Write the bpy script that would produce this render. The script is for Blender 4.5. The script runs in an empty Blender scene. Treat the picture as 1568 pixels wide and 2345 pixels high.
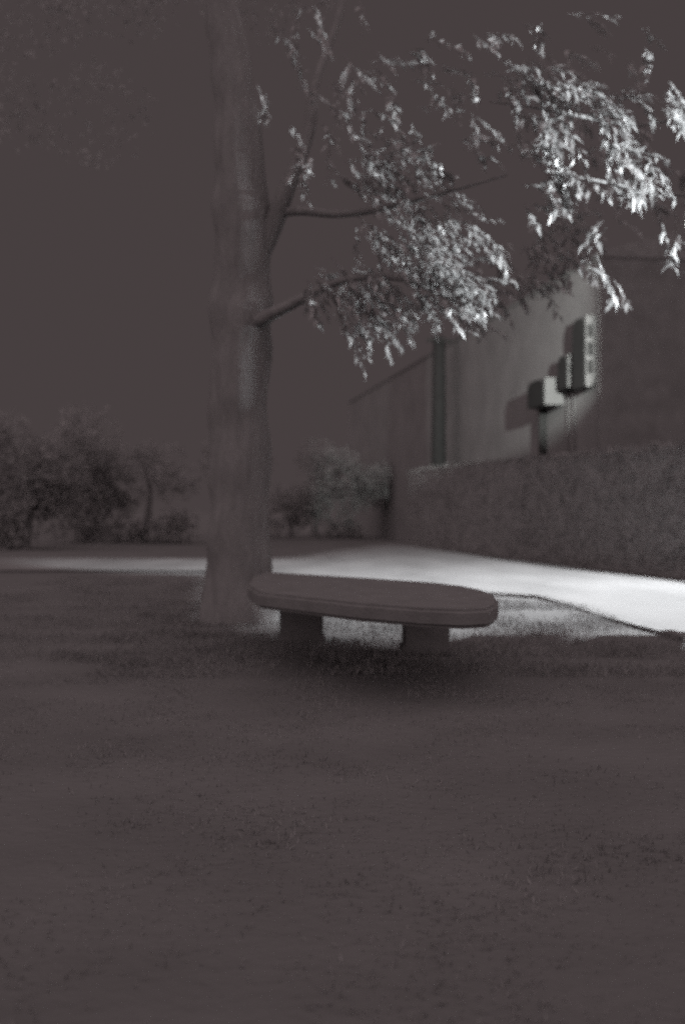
import bpy, bmesh, math, random
import numpy as np
from mathutils import Vector, Matrix, noise
random.seed(7); rng = np.random.default_rng(7)
R = math.radians
C = bpy.context.scene.collection
sc = bpy.context.scene

# ------------------------------------------------------------------ camera
EYE, FPX, CX, HY = 1.5, 2606.0, 784.0, 1172.0       # measured on a 1568 x 2345 copy of the photograph
cam = bpy.data.objects.new('camera', bpy.data.cameras.new('camera')); C.objects.link(cam)
cam.location = (0, 0, EYE); cam.rotation_euler = (R(90), 0, 0)
cam.data.sensor_fit = 'VERTICAL'; cam.data.sensor_height = 36; cam.data.lens = 40
cam.data.clip_end = 2000; cam.data.clip_start = .05
cam.data.dof.use_dof = True; cam.data.dof.focus_distance = 6.2; cam.data.dof.aperture_fstop = 1.1
sc.camera = cam
def gp(x, y):
    Z = EYE * FPX / (y - HY); return Vector(((x - CX) / FPX * Z, Z))
def at(x, y, Z): return Vector(((x - CX) / FPX * Z, Z, EYE - (y - HY) / FPX * Z))

# ------------------------------------------------------------------ night sky
w = bpy.data.worlds.new("World"); sc.world = w; w.use_nodes = True
nt = w.node_tree; nt.nodes.clear()
out = nt.nodes.new('ShaderNodeOutputWorld'); bg = nt.nodes.new('ShaderNodeBackground')
tc = nt.nodes.new('ShaderNodeTexCoord'); sx = nt.nodes.new('ShaderNodeSeparateXYZ')
nt.links.new(tc.outputs['Generated'], sx.inputs[0])
mr = nt.nodes.new('ShaderNodeMapRange'); mr.interpolation_type = 'SMOOTHSTEP'    # sky brightened behind the camera as added fill for dark surfaces
mr.inputs['From Min'].default_value = .86; mr.inputs['From Max'].default_value = -.1
SKY_FRONT, SKY_BACK = .0625, 1.15
mr.inputs['To Min'].default_value = SKY_FRONT; mr.inputs['To Max'].default_value = SKY_BACK
nt.links.new(sx.outputs['Y'], mr.inputs['Value'])
bg.inputs['Color'].default_value = (1.0, .80, .815, 1)
nt.links.new(mr.outputs[0], bg.inputs['Strength']); nt.links.new(bg.outputs[0], out.inputs[0])

sc.view_settings.view_transform = 'Standard'; sc.view_settings.look = 'None'
sc.view_settings.exposure = 0.0; sc.view_settings.gamma = 1
sc.cycles.use_denoising = False
sc.cycles.use_adaptive_sampling = False
sc.cycles.sample_clamp_indirect = 2.0
sc.cycles.max_bounces = 4; sc.cycles.diffuse_bounces = 2; sc.cycles.transparent_max_bounces = 4
sc.cycles.pixel_filter_type = 'BLACKMAN_HARRIS'; sc.cycles.filter_width = 1.9

# ------------------------------------------------------------------ materials
def mat(name, col, rough=.8, spec=.3, var=.25, scale=3.0, bump=0.0, bscale=20.0, trans=0.0, stretch=(1, 1, 1), space='Object'):
    m = bpy.data.materials.new(name); m.use_nodes = True; n = m.node_tree; b = n.nodes['Principled BSDF']
    b.inputs['Roughness'].default_value = rough; b.inputs['Specular IOR Level'].default_value = spec
    t = n.nodes.new('ShaderNodeTexCoord'); mp = n.nodes.new('ShaderNodeMapping'); mp.inputs['Scale'].default_value = stretch
    n.links.new(t.outputs[space], mp.inputs[0])
    nz = n.nodes.new('ShaderNodeTexNoise'); nz.inputs['Scale'].default_value = scale; nz.inputs['Detail'].default_value = 6
    n.links.new(mp.outputs[0], nz.inputs['Vector'])
    r = n.nodes.new('ShaderNodeValToRGB')
    r.color_ramp.elements[0].position = .3; r.color_ramp.elements[1].position = .72
    r.color_ramp.elements[0].color = tuple(c * (1 - var) for c in col) + (1,)
    r.color_ramp.elements[1].color = tuple(c * (1 + var) for c in col) + (1,)
    n.links.new(nz.outputs['Fac'], r.inputs[0]); n.links.new(r.outputs[0], b.inputs['Base Color'])
    if bump:
        n2 = n.nodes.new('ShaderNodeTexNoise'); n2.inputs['Scale'].default_value = bscale; n2.inputs['Detail'].default_value = 5
        n.links.new(mp.outputs[0], n2.inputs['Vector'])
        bp = n.nodes.new('ShaderNodeBump'); bp.inputs['Strength'].default_value = bump; bp.inputs['Distance'].default_value = .03
        n.links.new(n2.outputs['Fac'], bp.inputs['Height']); n.links.new(bp.outputs[0], b.inputs['Normal'])
    if trans:
        tr = n.nodes.new('ShaderNodeBsdfTranslucent'); mx = n.nodes.new('ShaderNodeMixShader'); mx.inputs[0].default_value = trans
        n.links.new(r.outputs[0], tr.inputs[0]); n.links.new(b.outputs[0], mx.inputs[1]); n.links.new(tr.outputs[0], mx.inputs[2])
        n.links.new(mx.outputs[0], n.nodes['Material Output'].inputs[0])
    return m
G = lambda v: (v, v, v)
M = dict(
    lawn=mat('lawn_soil', G(.072), .95, .1, .16, .6, .6, 14),
    blade=mat('grass_blade', G(.135), .7, .2, .2, 1.2, trans=.4),
    road=mat('road_surface', G(.08), .85, .3, .22, .8, .4, 40, stretch=(1, .3, 1)),
    kerb=mat('kerb_stone', G(.07), .8, .3, .2, 4, .4, 30),
    bark=mat('bark', G(.10), .92, .1, .14, 9, 1.0, 22, stretch=(1, 1, .22)),
    leaf=mat('leaf_glossy', G(.15), .5, .6, .3, 2.5, trans=.4),
    leafd=mat('leaf_dull', G(.17), .6, .3, .25, 1.0, trans=.45),
    hedge=mat('hedge_leaf', G(.12), .7, .2, .25, 2.0, trans=.1),
    core=mat('hedge_twigs', G(.12), .95, .1, .2, 2.0),
    slab=mat('slab_stone', G(.07), .75, .3, .15, 5, .3, 40),
    wall=mat('pale_render', G(.102), .9, .2, .13, .8, .3, 25),
    darkwall=mat('end_wall_shade', G(.08), .85, .15, .15, 2, .2, 20),  # darker than the pale wall, shade put into the end wall's colour
    dark=mat('dark_paint_and_shade', G(.02), .95, .02, .1, 3),  # serves real dark paint and the shade put on the house front
    glass=mat('dark_glass', G(.05), .25, .5, .1, 2),
    frame=mat('dark_frame', G(.07), .6, .3, .1, 3),
    shutter=mat('pale_paint', G(.05), .6, .3, .08, 5),
    metal=mat('painted_metal', G(.10), .5, .4, .15, 8),
    roof=mat('roof_tile', G(.09), .85, .2, .2, 3, .5, 12),
)
def emit(name, s):
    m = bpy.data.materials.new(name); m.use_nodes = True; b = m.node_tree.nodes['Principled BSDF']
    b.inputs['Emission Color'].default_value = (.95, .98, 1, 1); b.inputs['Emission Strength'].default_value = s; return m
M['bulb'] = emit('lamp_glass', 8)

# ------------------------------------------------------------------ helpers
def link(name, me, m, parent=None, smooth=False):
    o = bpy.data.objects.new(name, me); C.objects.link(o); me.materials.append(M[m])
    if smooth:
        for p in me.polygons: p.use_smooth = True
    if parent: o.parent = parent; o.matrix_parent_inverse = Matrix.Translation(-Vector(parent.location))
    return o
def frompy(name, v, f, m, parent=None, smooth=False):
    me = bpy.data.meshes.new(name); me.from_pydata([tuple(a) for a in v], [], f); me.update()
    return link(name, me, m, parent, smooth)
def frombm(name, bm, m, parent=None, smooth=False):
    me = bpy.data.meshes.new(name); bm.to_mesh(me); bm.free(); return link(name, me, m, parent, smooth)
def tag(o, label, cat, group=None):
    o['label'] = label; o['category'] = cat
    if group: o['group'] = group
    return o
def thing(name, label, cat, loc, group=None):
    o = bpy.data.objects.new(name, None); C.objects.link(o); o.location = loc; o.empty_display_size = .3
    return tag(o, label, cat, group)
def kind(o, k): o['kind'] = k; return o
def boxbm(bm, c, s, rz=0.0, bev=0.0):
    r = bmesh.ops.create_cube(bm, size=1, matrix=Matrix.Translation(c) @ Matrix.Rotation(rz, 4, 'Z') @ Matrix.Diagonal((*s, 1)))
    if bev:
        es = list({e for v in r['verts'] for e in v.link_edges})
        bmesh.ops.bevel(bm, geom=es, offset=bev, segments=2, affect='EDGES')
def tube(bm, pts, radii, seg=10, wob=0.0, caps=True):
    rings = []; pts = [Vector(p) for p in pts]
    for i, p in enumerate(pts):
        d = (pts[min(i + 1, len(pts) - 1)] - pts[max(i - 1, 0)]).normalized()
        a = d.cross(Vector((0, 1, .01))); a = a.normalized() if a.length > .05 else d.cross(Vector((1, 0, 0))).normalized()
        b = d.cross(a)
        ring = []
        for k in range(seg):
            t = 2 * math.pi * k / seg
            q = p + (a * math.cos(t) + b * math.sin(t)) * radii[i]
            if wob: q += (a * math.cos(t) + b * math.sin(t)) * radii[i] * wob * noise.noise(q * 2.2 + Vector((3.1, 0, 0)))
            ring.append(bm.verts.new(q))
        rings.append(ring)
    for A, B in zip(rings, rings[1:]):
        for k in range(seg): bm.faces.new((A[k], A[(k + 1) % seg], B[(k + 1) % seg], B[k]))
    if caps: bm.faces.new(rings[0][::-1]); bm.faces.new(rings[-1])
def smoothpath(pts, rad, n=8):
    P = [Vector(p) for p in pts]; out = []; rr = []
    for i in range(len(P) - 1):
        p0, p1, p2, p3 = P[max(i - 1, 0)], P[i], P[i + 1], P[min(i + 2, len(P) - 1)]
        for k in range(n):
            t = k / n
            out.append(.5 * ((2 * p1) + (p2 - p0) * t + (2 * p0 - 5 * p1 + 4 * p2 - p3) * t * t + (3 * p1 - p0 - 3 * p2 + p3) * t ** 3))
            rr.append(rad[i] * (1 - t) + rad[i + 1] * t)
    out.append(P[-1]); rr.append(rad[-1]); return out, rr
def leaves_mesh(name, pos, d, up, L, W, m, parent):
    """folded leaves: pos, direction d, up (all n x 3), length L and width W (n)"""
    n = len(pos); d = d / np.linalg.norm(d, axis=1)[:, None]
    s = np.cross(d, up); s /= np.linalg.norm(s, axis=1)[:, None] + 1e-9; u = np.cross(s, d)
    L = L[:, None]; W = W[:, None]
    V = np.empty((n, 6, 3))
    V[:, 0] = pos
    V[:, 1] = pos + d * L * .35 + s * W * .5 + u * W * .18
    V[:, 2] = pos + d * L * .38
    V[:, 3] = pos + d * L * .35 - s * W * .5 + u * W * .18
    V[:, 4] = pos + d * L * .72 + s * W * .05 - u * L * .05
    V[:, 5] = pos + d * L - u * L * .16
    me = bpy.data.meshes.new(name)
    F = np.array([[0, 2, 1], [0, 3, 2], [1, 2, 4], [2, 3, 4], [1, 4, 5], [4, 3, 5]])
    idx = (np.arange(n)[:, None, None] * 6 + F[None]).reshape(-1)
    me.vertices.add(n * 6); me.vertices.foreach_set('co', V.reshape(-1).astype(np.float32))
    nf = n * 6; me.loops.add(nf * 3); me.loops.foreach_set('vertex_index', idx.astype(np.int32))
    me.polygons.add(nf); me.polygons.foreach_set('loop_start', (np.arange(nf) * 3).astype(np.int32))
    me.polygons.foreach_set('loop_total', np.full(nf, 3, np.int32)); me.update(calc_edges=True)
    return link(name, me, m, parent)
def blob_leaves(name, blobs, per_m3, L0, m, parent, W=.5, shell=.55):
    """leaves filling uneven ellipsoids (cx,cy,cz,rx,ry,rz)"""
    Ps = []
    for c in blobs:
        n = int(per_m3 * c[3] * c[4] * c[5] * 4.2)
        q = rng.normal(size=(n, 3)); q /= np.linalg.norm(q, axis=1)[:, None]
        r = shell + (1 - shell) * rng.random(n) ** .7
        q = q * r[:, None]
        Ps.append(np.array(c[:3]) + q * np.array(c[3:6]))
    P = np.concatenate(Ps)
    keep = np.array([noise.noise(Vector(p) * 1.3) > -.18 for p in P]); P = P[keep]
    n = len(P); d = rng.normal(size=(n, 3)); d[:, 2] -= .5
    up = rng.normal(size=(n, 3)); up[:, 2] += 1
    return leaves_mesh(name, P, d, up, L0 * rng.uniform(.6, 1.3, n), L0 * W * rng.uniform(.7, 1.2, n), m, parent)

# ------------------------------------------------------------------ ground: one sheet to the horizon
def hgt(x, y):
    v = .05 * noise.noise(Vector((x * .5, y * .5, 0))) + .02 * noise.noise(Vector((x * 2.1, y * 2.1, 4)))
    d = math.hypot(x, y - 12)
    return v * max(0, 1 - d / 22)
xs = np.concatenate([[-1500, -400, -120, -60, -35, -22], np.arange(-14, 14.01, .3), [22, 35, 60, 120, 400, 1500]])
ys = np.concatenate([[-60, -20, -6], np.arange(-1, 18, .3), np.arange(18, 40, 1.5), [50, 65, 90, 140, 300, 700, 1900]])
verts = [(x, y, hgt(x, y) - .03) for y in ys for x in xs]
nx = len(xs)
faces = [(j * nx + i, j * nx + i + 1, (j + 1) * nx + i + 1, (j + 1) * nx + i) for j in range(len(ys) - 1) for i in range(nx - 1)]
kind(frompy('ground', verts, faces, 'lawn', None, True), 'structure')

# ------------------------------------------------------------------ the road
near = [gp(-700, 1307), gp(0, 1307), gp(300, 1307), gp(470, 1308), gp(620, 1312), gp(760, 1322), gp(900, 1336), gp(1040, 1350), gp(1150, 1360), gp(1250, 1366), gp(1330, 1388),
        gp(1400, 1412), gp(1480, 1434), gp(1568, 1456), gp(1700, 1492), gp(2000, 1560)]
far = [gp(-700, 1278), gp(0, 1278), gp(300, 1278), gp(470, 1279), gp(620, 1279), gp(700, 1275), gp(760, 1262), gp(850, 1250), gp(915, 1241), gp(960, 1241), gp(1010, 1258), gp(1130, 1281),
       gp(1250, 1300), gp(1350, 1311), gp(1460, 1320), gp(1568, 1333), gp(1750, 1358), gp(2400, 1440)]
loop = near + far[::-1]
bm = bmesh.new(); top = [bm.verts.new((p.x, p.y, .012)) for p in loop]; f = bm.faces.new(top)
bmesh.ops.triangulate(bm, faces=[f])
kind(frombm('road', bm, 'road'), 'structure')
def strip(name, pts, wd, h, m, z0=-.1):
    bm = bmesh.new(); n = len(pts); L = []
    for i, p in enumerate(pts):
        d = (pts[min(i + 1, n - 1)] - pts[max(i - 1, 0)]).normalized(); nrm = Vector((d.y, -d.x))
        a, b = p + nrm * .005, p + nrm * wd
        L.append([bm.verts.new((a.x, a.y, z0)), bm.verts.new((a.x, a.y, h)), bm.verts.new((b.x, b.y, h - .01)), bm.verts.new((b.x, b.y, z0))])
    for A, B in zip(L, L[1:]):
        for k in range(3): bm.faces.new((A[k], A[k + 1], B[k + 1], B[k]))
    return kind(frombm(name, bm, m), 'structure')
strip('kerb', near[6:], .16, .035, 'kerb')

# ------------------------------------------------------------------ grass on the verge and the lawn
def grass(n, xr, yr, hb):
    P = []
    bx = rng.uniform(*xr, n * 3); by = rng.uniform(*yr, n * 3)
    nearx = [p.x for p in near[4:]]; neary = [p.y for p in near[4:]]
    lim = np.interp(bx, nearx, neary)
    k = (np.array([noise.noise(Vector((a * .9, b * .9, 9))) for a, b in zip(bx, by)]) + rng.normal(0, .25, n * 3) > -.1) & (by < lim - .2)
    bx, by = bx[k][:n], by[k][:n]; n = len(bx)
    z = np.array([hgt(a, b) for a, b in zip(bx, by)]) - .035
    P = np.stack([bx, by, z], 1)
    d = rng.normal(0, .45, (n, 3)); d[:, 2] = 1
    up = rng.normal(size=(n, 3)); up[:, 2] = 0
    tuft = np.array([.6 + .9 * max(0, noise.noise(Vector((a * 1.7, b * 1.7, 2))) + .35) for a, b in zip(bx, by)])
    return P, d, up, hb * tuft * rng.uniform(.6, 1.4, n)
A = [grass(22000, (-3, 4.6), (10.5, 19.5), .075), grass(26000, (-4, 4), (2.5, 11), .03), grass(7000, (-6.5, -2), (11, 26), .08)]
P, d, up, L = [np.concatenate([a[i] for a in A]) for i in range(4)]
o = leaves_mesh('grass', P, d, up, L, L * .12 + .006, 'blade', None); kind(o, 'stuff')

# ------------------------------------------------------------------ slab table on two block legs
def table():
    far_e = [(612, 1309), (690, 1314), (760, 1318), (900, 1327), (1000, 1334), (1060, 1341), (1105, 1350), (1130, 1359)]
    H = .75
    def tp(x, y): Z = (EYE - H) * FPX / (y - HY); return Vector(((x - CX) / FPX * Z, Z))
    pts = [tp(*q) for q in far_e]
    tip = [tp(1141, 1371), tp(1138, 1384), tp(1118, 1393), tp(1060, 1396)]
    back = [tp(960, 1392), tp(820, 1381), tp(690, 1367), tp(590, 1356), tp(566, 1340), tp(575, 1320)]
    loop = pts + tip + back
    t = thing('table', 'long dark slab table with a rounded end, on two block legs beside the bright road', 'table', (.6, 11.6, 0))
    bm = bmesh.new()
    f = bm.faces.new([bm.verts.new((p.x, p.y, H)) for p in loop])
    r = bmesh.ops.extrude_face_region(bm, geom=[f]); vs = [g for g in r['geom'] if isinstance(g, bmesh.types.BMVert)]
    for v in vs: v.co.z -= .15
    bmesh.ops.recalc_face_normals(bm, faces=bm.faces)
    es = [e for e in bm.edges if abs(e.verts[0].co.z - e.verts[1].co.z) < 1e-4]
    bmesh.ops.bevel(bm, geom=es, offset=.03, segments=3, affect='EDGES')
    frombm('table_top', bm, 'slab', t)
    for (xa, xb, y) in ((640, 738, 1466), (925, 1030, 1492)):
        a, b = gp(xa, y), gp(xb, y); bm = bmesh.new()
        boxbm(bm, ((a.x + b.x) / 2, a.y + .25, .30), (b.x - a.x, .42, .6 - .002), 0, .02)
        boxbm(bm, ((a.x + b.x) / 2, a.y + .25, .0), (b.x - a.x + .06, .48, .09), 0, .01)
        frombm('leg', bm, 'slab', t)
table()

# ------------------------------------------------------------------ lamps just outside the frame; added plates shape where their light falls
def light_cut_plate(LP, edge, lo, drop, t):  # added plate cut to the outline of the shadow wanted on the ground
    s = drop / LP.z
    pts = [Vector((LP.x + (x - LP.x) * s, LP.y + (y - LP.y) * s, LP.z - drop)) for x, y in edge]
    pts += [Vector((LP.x + x, LP.y + y, LP.z - drop)) for x, y in lo]
    bm = bmesh.new(); f = bm.faces.new([bm.verts.new(p) for p in pts])
    r = bmesh.ops.extrude_face_region(bm, geom=[f])
    for g in r['geom']:
        if isinstance(g, bmesh.types.BMVert): g.co.z -= .006
    bmesh.ops.recalc_face_normals(bm, faces=bm.faces); frombm('shadow_plate', bm, 'metal', t)
def lamp_body(t, base, LP):
    bm = bmesh.new(); x, y = base
    pts, rr = smoothpath([(x, y, -.1), (x, y, LP.z * .5), (x, y, LP.z - .5), (x + (LP.x - x) * .3, y + (LP.y - y) * .3, LP.z + .2), (LP.x, LP.y, LP.z + .34)], [.09, .075, .06, .045, .035])
    tube(bm, pts, rr, 12); boxbm(bm, (x, y, .1), (.26, .26, .5), 0, .02); frombm('pole', bm, 'metal', t, True)
    bm = bmesh.new(); boxbm(bm, LP + Vector((0, 0, .22)), (.5, .3, .12), 0, .03); frombm('lamp_housing', bm, 'metal', t)
    bm = bmesh.new(); bmesh.ops.create_uvsphere(bm, u_segments=16, v_segments=8, radius=.04, matrix=Matrix.Translation(LP + Vector((0, 0, .11)))); frombm('bulb', bm, 'bulb', t, True)
ROAD_W, LEAF_W, WALL_W = 33000, 54000, 56000
def street_lamp():
    LP = Vector((8.15, 23.0, 9.5))
    t = thing('street_lamp', 'tall metal street lamp rising over the hedge beside the bright road', 'street lamp', (9.7, 22.6, 0))
    lamp_body(t, (9.7, 22.6), LP)
    edge = [(11, 12.4), (7, 12.5), (4.6, 11.7), (4.0, 11.8), (3.75, 12.5), (3.5, 13.3), (3.25, 13.5), (3.0, 13.6), (2.8, 14.1), (2.5, 14.3), (2.3, 14.7), (2.0, 14.5), (1.7, 14.0), (1.25, 13.1), (.7, 13.3), (.3, 13.6), (-.5, 13.9), (-1.1, 14.8), (-1.7, 16), (-3.2, 27.6), (-6, 28.8), (-8.5, 31), (-10, 34), (-11, 38), (-13, 45)]
    light_cut_plate(LP, edge, [(-1.1, -.2), (-.8, -.9), (-.2, -1.1), (.2, -1.0)], .25, t)
    s_ = .12 / LP.z; pts = [(-22, 37), gp(0, 1277), gp(470, 1278), gp(620, 1278), gp(700, 1273), gp(760, 1260), gp(850, 1248), gp(915, 1239), gp(960, 1239), (3, 75), (-22, 75)]
    bm = bmesh.new(); f = bm.faces.new([bm.verts.new((LP.x + (p[0] - LP.x) * s_, LP.y + (p[1] - LP.y) * s_, LP.z - .12)) for p in pts])
    r = bmesh.ops.extrude_face_region(bm, geom=[f])
    for g in r['geom']:
        if isinstance(g, bmesh.types.BMVert): g.co.z -= .006
    bmesh.ops.recalc_face_normals(bm, faces=bm.faces); frombm('shadow_plate', bm, 'metal', t)  # second added plate, shaped to darken the ground beyond the road
    u, v = Vector((-.173, .985)), Vector((-.985, -.173)); bm = bmesh.new()      # added plate, placed to keep the hedge and the gardens dark
    c = Vector((LP.x, LP.y)); q = [c + u * 1.2 + v * .021, c - u * .9 + v * .021, c - u * .9 - v * .8, c + u * 1.2 - v * .8]
    f = bm.faces.new([bm.verts.new((p.x, p.y, LP.z - .265)) for p in q]); r = bmesh.ops.extrude_face_region(bm, geom=[f])
    for g in r['geom']:
        if isinstance(g, bmesh.types.BMVert): g.co.z -= .006
    bmesh.ops.recalc_face_normals(bm, faces=bm.faces); frombm('hedge_shadow_plate', bm, 'metal', t)
    bm = bmesh.new(); boxbm(bm, LP + Vector((.200, .3, -.15)), (.43, .01, .75)); frombm('light_block', bm, 'metal', t)  # added plate that keeps lamp light off the house's end wall
    bm = bmesh.new(); boxbm(bm, LP + Vector((.02, -.13, -.05)), (.02, .02, .44)); frombm('bracket', bm, 'metal', t)
    l = bpy.data.lights.new('street_lamp_light', 'SPOT'); l.energy = ROAD_W; l.shadow_soft_size = .014; l.color = (.95, .98, 1)
    l.spot_size = R(158); l.spot_blend = .2
    o = bpy.data.objects.new('street_lamp_light', l); C.objects.link(o); o.location = LP
street_lamp()
def added_leaf_lamp():  # unseen extra lamp, added only to light the leaves
    LP = Vector((12.0, 14.35, 5.6))
    t = thing('added_leaf_lamp_post', 'low unseen lamp added to light the glossy leaves at the right edge', 'lamp post', (12.9, 14.3, 0))
    lamp_body(t, (12.9, 14.3), LP)
    light_cut_plate(LP, [(15, 26), (7, 32), (-2, 34), (-12, 28), (-18, 18)], [(-1.0, -.1), (-.8, -.8), (-.2, -1.0), (.2, -1.0), (.3, .3)], .25, t)
    bm = bmesh.new(); boxbm(bm, LP + Vector((.2, 0, -.05)), (.02, .02, .44)); frombm('bracket', bm, 'metal', t)
    bm = bmesh.new(); boxbm(bm, LP + Vector((.0, .3, .02)), (.31, .01, .5)); frombm('light_block', bm, 'metal', t)  # added plate keeping light off the hedge and house
    bm = bmesh.new(); q1, q2 = LP + Vector((-.2997, .0135, 0)), LP + Vector((-.156, .30, 0)); m_ = (q1 + q2) / 2; d_ = q2 - q1
    boxbm(bm, m_ + Vector((0, 0, .02)), (d_.length, .008, .5), math.atan2(d_.y, d_.x)); frombm('light_block', bm, 'metal', t)  # added plate shading the thick trunk and the far shrubs
    l = bpy.data.lights.new('added_leaf_lamp_light', 'POINT'); l.energy = LEAF_W; l.shadow_soft_size = .010; l.color = (.93, .98, 1)
    o = bpy.data.objects.new('added_leaf_lamp_light', l); C.objects.link(o); o.location = LP
added_leaf_lamp()

# ------------------------------------------------------------------ hedge
def hedge():
    fa, fb = gp(1568, 1332), gp(1080, 1268); foot = [fa + Vector((.44, .07)) + (fb - fa) * k for k in (-.6, -.2, 0, .2, .4, .6, .8, 1, 1.35, 1.75)]
    P = []; cb = bmesh.new(); rows = []
    bk = Vector((.9, .15))
    for i, p in enumerate(foot):
        Zt = p.y; h = 3.12 + .35 * min(1, max(0, (Zt - 28) / 20))
        a = p + Vector((.12, .0)); b = p + bk
        rows.append([cb.verts.new((a.x, a.y, -.05)), cb.verts.new((a.x, a.y, h - .1)), cb.verts.new((b.x, b.y, h - .1)), cb.verts.new((b.x, b.y, -.05))])
        if i:
            q = foot[i - 1]; hq = 3.12 + .35 * min(1, max(0, (q.y - 28) / 20)); ln = (p - q).length
            n = int(ln * (520 if Zt < 40 else 260))
            if i == 1: n = int(ln * 120)
            u = rng.random(n); face = rng.random(n)
            hh = hq + (h - hq) * u
            base = np.stack([q.x + (p.x - q.x) * u, q.y + (p.y - q.y) * u], 1)
            fr = face < .68; tp_ = ~fr
            z = np.where(fr, rng.random(n) * hh, hh - .08 + rng.normal(0, .05, n))
            off = np.where(fr, rng.normal(.06, .05, n), rng.random(n) * .9)
            X = base[:, 0] + off; Y = base[:, 1] + off * .17
            P.append(np.stack([X, Y, z], 1))
    for A_, B_ in zip(rows, rows[1:]):
        for k in range(4): cb.faces.new((A_[k], A_[(k + 1) % 4], B_[(k + 1) % 4], B_[k]))
    cb.faces.new(rows[0]); cb.faces.new(rows[-1][::-1])
    bmesh.ops.recalc_face_normals(cb, faces=cb.faces)
    t = thing('hedge', 'tall dark clipped hedge lining the far side of the bright road', 'hedge', (foot[2].x, foot[2].y, 0))
    frombm('stem', cb, 'core', t)
    P = np.concatenate(P); n = len(P)
    d = rng.normal(size=(n, 3)); d[:, 0] -= .6; up = rng.normal(size=(n, 3)); up[:, 2] += .7
    leaves_mesh('leaves', P, d, up, rng.uniform(.06, .13, n), rng.uniform(.035, .07, n), 'hedge', t)
hedge()

# ------------------------------------------------------------------ house behind the hedge
F0 = Vector((7.58, 34.0)); FD = Vector((-.155, .988)).normalized(); FN = Vector((-FD.y, FD.x))     # facade: start, direction, outward normal (towards the road)
if FN.x > 0: FN = -FN
def fp(x, y):
    k = (x - CX) / FPX; s = (k * F0.y - F0.x) / (FD.x - k * FD.y); Z = F0.y + FD.y * s
    return s, EYE - (y - HY) / FPX * Z
def F3(s, h, off=0.0): p = F0 + FD * s + FN * off; return Vector((p.x, p.y, h))
def fbox(bm, s0, s1, h0, h1, o0, o1, bev=0):
    vs = [bm.verts.new(F3(s, h, o)) for o in (o0, o1) for h in (h0, h1) for s in (s0, s1)]
    for q in ((0, 1, 3, 2), (4, 6, 7, 5), (0, 4, 5, 1), (2, 3, 7, 6), (0, 2, 6, 4), (1, 5, 7, 3)): bm.faces.new([vs[i] for i in q])
    bmesh.ops.recalc_face_normals(bm, faces=bm.faces)
def farch(bm, s0, s1, h0, h1, o0, o1, rise=None):
    rise = rise or (s1 - s0) * .5
    out = [(s0, h0), (s1, h0), (s1, h1 - rise)] + [((s0 + s1) / 2 + (s1 - s0) / 2 * math.cos(a), h1 - rise + rise * math.sin(a)) for a in np.linspace(.2, math.pi - .2, 9)] + [(s0, h1 - rise)]
    A_ = [bm.verts.new(F3(s, h, o0)) for s, h in out]; B_ = [bm.verts.new(F3(s, h, o1)) for s, h in out]
    bm.faces.new(A_); bm.faces.new(B_[::-1]); n = len(out)
    for i in range(n): bm.faces.new((A_[i], A_[(i + 1) % n], B_[(i + 1) % n], B_[i]))
    bmesh.ops.recalc_face_normals(bm, faces=bm.faces)
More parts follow.
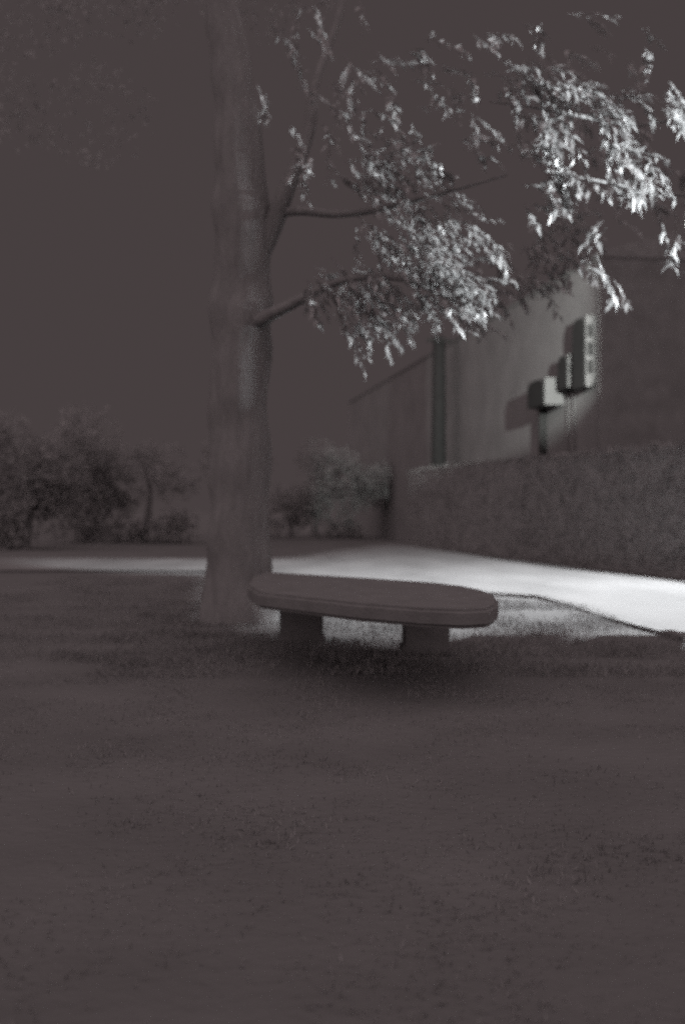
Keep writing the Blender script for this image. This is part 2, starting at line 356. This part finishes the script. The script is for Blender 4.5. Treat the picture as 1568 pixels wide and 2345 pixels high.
def house():
    t = thing('house', 'pale rendered house wall rising behind the hedge, its lit corner carrying three pale utility boxes', 'house', F3(0, 0))
    bm = bmesh.new(); fbox(bm, 0, 46, -.1, 9.1, -9, 0); frombm('wall', bm, 'wall', t)
    bm = bmesh.new(); fbox(bm, -.16, -.003, -.1, 9.1, -9, .0); frombm('end_wall', bm, 'darkwall', t)
    bm = bmesh.new(); fbox(bm, -.2, 46.2, 9.1, 9.2, -9.1, .06)
    a = [F3(-.2, 9.2, .06), F3(46.2, 9.2, .06), F3(46.2, 9.2, -9.1), F3(-.2, 9.2, -9.1), F3(-.2, 10.6, -4.5), F3(46.2, 10.6, -4.5)]
    v = [bm.verts.new(p) for p in a]
    for q in ((0, 1, 5, 4), (2, 3, 4, 5), (0, 4, 3), (1, 2, 5)): bm.faces.new([v[i] for i in q])
    frombm('roof', bm, 'roof', t)
    # utility boxes standing out from the wall; the lamp lights the ends that face it
    def px(s_, off): p = F0 + FD * s_ + FN * off; return CX + FPX * p.x / p.y
    for xr, xo, xl, ya, yb, nop, lab in ((1291, 1247, 1209, 866, 926, 0, 'square pale utility box with shade painted on its front, lowest of the three'), (1322, 1300, 1278, 812, 886, 1, 'narrow pale utility box with shade painted on its front, in the middle'), (1363, 1341, 1312, 724, 884, 3, 'tall pale utility box with dark openings at the wall corner')):
        s0 = max(fp(xr, 900)[0], .03); dep = .02
        while px(s0, dep) > xo: dep += .005
        s1 = s0 + .1
        while px(s1, dep) > xl: s1 += .01
        Zm = (F0 + FD * s0 + FN * dep * .5).y; g1 = EYE - (ya - HY) / FPX * Zm; g0 = EYE - (yb - HY) / FPX * Zm
        bm = bmesh.new(); fbox(bm, s0, s1, g0, g1, .004, dep); ub = frombm('utility_box', bm, 'shutter', t); ub['label'] = lab
        bm = bmesh.new(); farch(bm, s0 + .03, s1 + .02, g0 + .003, g1 + .02, dep + .001, dep + .03, min(.35, (g1 - g0) * .3)); frombm('painted_shade', bm, 'dark', ub)  # dark arched front stands in for shade beside the lit end
        bm = bmesh.new(); fbox(bm, s0 - .02, s1 + .01, g1 + .001, g1 + .03, .004, dep - .002); frombm('lid', bm, 'shutter', ub)
        for k in range(nop):
            u = .18 + k * .26 if nop > 1 else .45; w0, w1 = dep * .3, dep * .88; z0, z1 = g0 + (g1 - g0) * u, g0 + (g1 - g0) * (u + .19)
            bm = bmesh.new(); fbox(bm, s0 - .012, s0 - .001, z0, z1, w0, w1); frombm('opening', bm, 'dark', ub)
    s1, _ = fp(1288, 888); _, h = fp(1325, 889); bm = bmesh.new(); fbox(bm, .0, s1, h - .06, h + .04, .004, .10); frombm('shade_strip', bm, 'dark', t)  # dark strip stands in for the shadow under the boxes
    for x, yt, r, mt in ((1250, 936, .12, 'dark'), (1303, 893, .022, 'frame'), (1317, 893, .022, 'frame')):  # wide dark tube stands in for a pipe's shadow; the thin ones are pipes
        s_, ht = fp(x, yt); bm = bmesh.new(); tube(bm, [F3(s_, 0, r + .03), F3(s_, ht, r + .03)], [r, r], 10); frombm('conduit_and_shadow', bm, mt, t, True)
    s1, ht = fp(1242, 930); s0, _ = fp(1272, 930); bm = bmesh.new(); fbox(bm, s0, s1, ht - .12, ht - .002, .004, .3); frombm('bracket', bm, 'dark', t)
house()

# unseen lamp post added right of the frame to graze the house wall with light
def added_wall_lamp():
    LP = Vector((6.5, 19.6, 6.6)); X = 7.4
    t = thing('added_wall_lamp_post', 'thin unseen lamp post added outside the right edge to light the house wall', 'added lamp', (X, 19.6, 0))
    lamp_body(t, (X, 19.6), LP)
    bm = bmesh.new(); c = [(-.35, .42), (-.03, .41), (.012, .34), (.051, .56), (.3, .62), (.3, -.3), (-.35, -.3)]; f = bm.faces.new([bm.verts.new((LP.x + x, LP.y + y, LP.z - .05)) for x, y in c])
    r = bmesh.ops.extrude_face_region(bm, geom=[f])
    for g in r['geom']:
        if isinstance(g, bmesh.types.BMVert): g.co.z -= .006
    bmesh.ops.recalc_face_normals(bm, faces=bm.faces); frombm('shadow_plate', bm, 'metal', t)  # added plate, cut to shape the lit edge on the wall
    bm = bmesh.new(); boxbm(bm, LP + Vector((.2, -.1, -.06)), (.02, .02, .42)); frombm('bracket', bm, 'metal', t)
    bm = bmesh.new(); boxbm(bm, LP + Vector((.2225, .5, .0)), (.375, .008, .4)); frombm('light_block', bm, 'metal', t)  # added plate, blocks light from the end wall
    bm = bmesh.new(); boxbm(bm, LP + Vector((-.28, .5, .0)), (.38, .008, .4)); frombm('light_block', bm, 'metal', t)  # added plate, blocks light from the far shrubs
    l = bpy.data.lights.new('added_wall_lamp_light', 'SPOT'); l.energy = WALL_W; l.shadow_soft_size = .008; l.color = (.97, 1, .95)
    l.spot_size = R(80); l.spot_blend = .5
    o = bpy.data.objects.new('added_wall_lamp_light', l); C.objects.link(o); o.location = LP
    o.rotation_euler = (Vector((6.0, 43, 5.2)) - LP).to_track_quat('-Z', 'Y').to_euler()
added_wall_lamp()

# slim dark pole in front of the house wall
def pole():
    p = at(1004, 1000, 50.0)
    t = thing('utility_pole', 'slim dark pole behind the hedge, in front of the dim part of the house wall', 'pole', (p.x, p.y, 0))
    bm = bmesh.new(); tube(bm, [(p.x, p.y, -.1), (p.x, p.y, 5), (p.x + .02, p.y, 9.2)], [.33, .31, .26], 14); frombm('post', bm, 'dark', t, True)
    bm = bmesh.new(); boxbm(bm, (p.x, p.y - .3, 9.0), (1.1, .1, .12)); frombm('crossarm', bm, 'dark', t)
pole()

# ------------------------------------------------------------------ trees
def sprays(name, clusters, m, parent, L0=.12, twigs=True, dens=1.0):
    """clusters: (px, py, rx, ry, Z, depth, number, angle) in photo pixels at distance Z; every spray is a drooping twig with leaves"""
    P, D, U, LL, WW = [], [], [], [], []; bm = bmesh.new()
    clusters = [(*c[:6], max(2, int(c[6] * dens)), c[7]) for c in clusters]
    for (px, py, rx, ry, Z, dz, n, ang) in clusters:
        for i in range(n):
            a = random.uniform(0, 6.283); r = math.sqrt(random.random())
            x = px + rx * r * math.cos(a); y = py - 34 + ry * r * math.sin(a); z = Z + random.uniform(-dz, dz)
            p = at(x, y, z); th = R(ang + random.gauss(0, 28))
            d = Vector((math.cos(th), random.gauss(0, .35), -math.sin(th))).normalized()
            ln = random.uniform(.25, .6); k = random.randint(6, 11); pts = [p.copy()]
            side = d.cross(Vector((0, 0, 1))).normalized()
            for j in range(k):
                p = p + d * ln / k; d = (d + Vector((0, 0, -.05))).normalized(); pts.append(p.copy())
                sgn = 1 if j % 2 else -1
                ld = (d * .8 + side * sgn * random.uniform(.3, .9) + Vector((random.gauss(0, .3), random.gauss(0, .3), random.gauss(-.15, .3))))
                P.append(p[:]); D.append(ld[:]); U.append((random.gauss(0, .4), random.gauss(0, .4), 1)); l = L0 * random.uniform(.6, 1.3); LL.append(l); WW.append(l * random.uniform(.32, .5))
            if twigs: tube(bm, [pts[0], pts[len(pts) // 2], pts[-1]], [.006, .004, .002], 3, caps=False)
    o = leaves_mesh(name, np.array(P), np.array(D), np.array(U), np.array(LL), np.array(WW), m, parent)
    if twigs:                                            # the twigs belong to the crown's own mesh
        n0 = len(bm.faces)
        for f in bm.faces: f.material_index = 1
        bm.from_mesh(o.data); bm.to_mesh(o.data); o.data.materials.append(M['bark'])
    bm.free()

def big_tree():
    Z = 15.6; b = at(545, 1000, Z)
    t = thing('broadleaf_tree', 'big dark tree with a thick forked trunk standing between the lawn and the road', 'tree', (b.x, Z, 0))
    bm = bmesh.new()
    pts, rr = smoothpath([(b.x, Z, -.15), (b.x, Z, .25), at(546, 1290, Z), at(548, 1000, Z), at(553, 700, Z), at(552, 480, Z), at(540, 250, Z), at(500, -60, Z), at(470, -300, Z)],
                         [.56, .48, .43, .41, .41, .40, .30, .22, .15], 12)
    tube(bm, pts, rr, 28, .18); frombm('trunk', bm, 'bark', t, True)
    for q, r in (([at(560, 640, Z), at(622, 520, Z - .1), at(662, 420, Z - .25), at(706, 305, Z - .2), at(722, 190, Z), at(780, 20, Z + .3), at(800, -150, Z + .4)], [.20, .15, .11, .085, .06, .05, .03]),
                 ([at(636, 488, Z - .13), at(690, 482, Z - .3), at(780, 490, Z - .6), at(900, 470, Z - 1), at(1060, 428, Z - 1.3), at(1160, 400, Z - 1.5)], [.07, .06, .05, .04, .025, .012]),
                 ([at(560, 750, Z - .2), at(660, 700, Z - .6), at(790, 640, Z - 1), at(920, 640, Z - 1.3), at(1040, 690, Z - 1.5)], [.10, .07, .05, .03, .012])):
        bm = bmesh.new(); pp, r2 = smoothpath(q, r, 6); tube(bm, pp, r2, 12, .25); frombm('limb', bm, 'bark', t, True)
    cl = [(880, 420, 120, 45, 14.4, .5, 60, 15), (830, 455, 60, 25, 14.5, .4, 14, 10), (920, 540, 110, 55, 14.3, .5, 60, 35), (990, 480, 60, 30, 14.3, .4, 14, 40),
          (940, 620, 90, 50, 14.2, .5, 60, 35), (1040, 690, 55, 28, 14.1, .3, 34, 38), (1000, 650, 70, 30, 14.1, .4, 34, 35), (800, 700, 120, 70, 14.5, .6, 70, 45),
          (880, 715, 100, 40, 14.4, .5, 36, 30), (690, 330, 60, 110, 15.0, .5, 14, 60), (700, 200, 120, 80, 15, .6, 22, 60), (950, 260, 160, 120, 14.8, .8, 26, 45), (820, 770, 60, 25, 14.4, .4, 10, 40), (760, 650, 60, 40, 14.5, .4, 14, 40), (850, 300, 170, 110, 14.5, .5, 18, 50), (760, 90, 200, 80, 14.6, .5, 10, 50), (1010, 560, 60, 40, 14.2, .3, 14, 40)]
    sprays('crown', cl, 'leaf', t, L0=.14, dens=.62)
    S = [(x, y, Z2, r) for x, y, Z2, r in ((60, -40, 19, 1.6), (260, -60, 18.5, 1.5), (430, -140, 18.5, 1.7), (600, -60, 18, 1.4), (-80, 240, 20, 1.4), (200, 260, 20, 1.3))]
    blobs = [(*at(x, y, Z2), r, r * .8, r * .7) for x, y, Z2, r in S]
    blob_leaves('crown', blobs, 70, .13, 'leafd', t)
big_tree()

def right_tree():
    t = thing('leafy_tree', 'glossy leaved tree reaching in from the right edge, its leaves caught brightly by the lamp', 'tree', (7.4, 17.5, 0))
    bm = bmesh.new(); pts, rr = smoothpath([(7.4, 17.5, -.1), (7.35, 17.5, .3), (7.2, 17.4, 2.2), (6.9, 17.2, 4.4), (6.6, 17, 6.5), (6.2, 16.5, 9)], [.30, .22, .18, .15, .12, .06], 8)
    tube(bm, pts, rr, 16, .3); frombm('trunk', bm, 'bark', t, True)
    e = Vector((6.8, 17.1, 5.0))
    for q, r in (([e, at(1640, 300, 16), at(1440, 285, 15.0), at(1250, 250, 14.3), at(1120, 232, 13.9)], [.05, .035, .024, .016, .008]),
                 ([e, at(1640, 470, 16), at(1500, 440, 15), at(1350, 410, 14.3), at(1240, 390, 13.9)], [.05, .035, .02, .014, .007])):
        bm = bmesh.new(); pp, r2 = smoothpath(q, r, 6); tube(bm, pp, r2, 10, .2); frombm('limb', bm, 'bark', t, True)
    blob_leaves('crown', [(5.7, 14.3, 7.1, .6, .7, .65), (5.8, 14.6, 7.9, .8, .8, .6)], 900, .15, 'leaf', t, .5, .1)  # out-of-view leaf clump added to shade the big tree's upper trunk
    cl = [(1110, 110, 28, 28, 13.8, .3, 5, 60), (1200, 225, 70, 45, 13.9, .4, 26, 30), (1270, 215, 50, 45, 13.9, .4, 24, 50), (1250, 310, 45, 50, 13.9, .4, 26, 50), (1160, 215, 40, 20, 13.8, .3, 7, 20),
          (1400, 265, 110, 18, 14.2, .4, 18, 10), (1540, 270, 50, 45, 14.2, .4, 20, 40), (1330, 245, 25, 30, 13.9, .3, 9, 50), (1290, 435, 45, 45, 13.9, .4, 24, 60), (1420, 420, 45, 50, 13.9, .4, 24, 45),
          (1490, 420, 25, 35, 14, .3, 7, 70), (1270, 500, 80, 16, 14, .3, 10, 10), (1370, 560, 22, 30, 13.9, .2, 6, 75), (1360, 625, 22, 22, 13.8, .2, 5, 70), (1398, 668, 18, 18, 13.7, .15, 5, 80),
          (1530, 560, 32, 42, 13.9, .3, 8, 70), (1090, 360, 50, 22, 14, .3, 7, 20), (1530, 200, 20, 30, 14, .3, 4, 60), (1350, 110, 180, 70, 14.8, .6, 16, 30), (1200, 400, 90, 60, 14.4, .4, 12, 30), (1340, 330, 90, 50, 14.2, .4, 14, 40), (1180, 600, 110, 60, 14.8, .4, 8, 40), (1170, 650, 120, 70, 17, .5, 70, 40), (1270, 560, 90, 60, 17, .5, 50, 40), (1060, 740, 80, 50, 17.5, .5, 34, 30), (1280, 300, 240, 180, 16.8, .6, 90, 40), (1480, 480, 120, 160, 16.8, .6, 50, 50), (1000, 180, 160, 120, 14.2, .5, 16, 40)]
    sprays('crown', cl, 'leaf', t, L0=.17, dens=.48)
right_tree()

def far_bushes():
    for x, Z, r, lab in [(60, 47, 5.0, 'broad dark shrub beyond the road at the left edge'), (330, 56, 5.5, 'broad dark shrub beyond the road, close left of the thick trunk'), (720, 66, 5.0, 'dark shrub beyond the road between the thick trunk and the house wall')]:
        X = (x - CX) / FPX * Z
        t = thing('shrub', lab, 'shrub', (X, Z, 0), 'dark shrubs beyond the road')
        bm = bmesh.new(); pts, rr = smoothpath([(X, Z, -.1), (X, Z, .4), (X + .3, Z, 2.4), (X, Z, 4)], [.3, .2, .12, .05], 6); tube(bm, pts, rr, 10, .3); frombm('trunk', bm, 'bark', t, True)
        bl = [(X + random.uniform(-r, r) * .8, Z + random.uniform(-1, 1) * 1.5, .4 + random.random() ** 1.3 * r * .9, random.uniform(1.2, 2.0), 1.5, random.uniform(.9, 1.5)) for _ in range(16)]
        blob_leaves('crown', bl, 75, .22, 'leafd', t, .6, .2)
far_bushes()
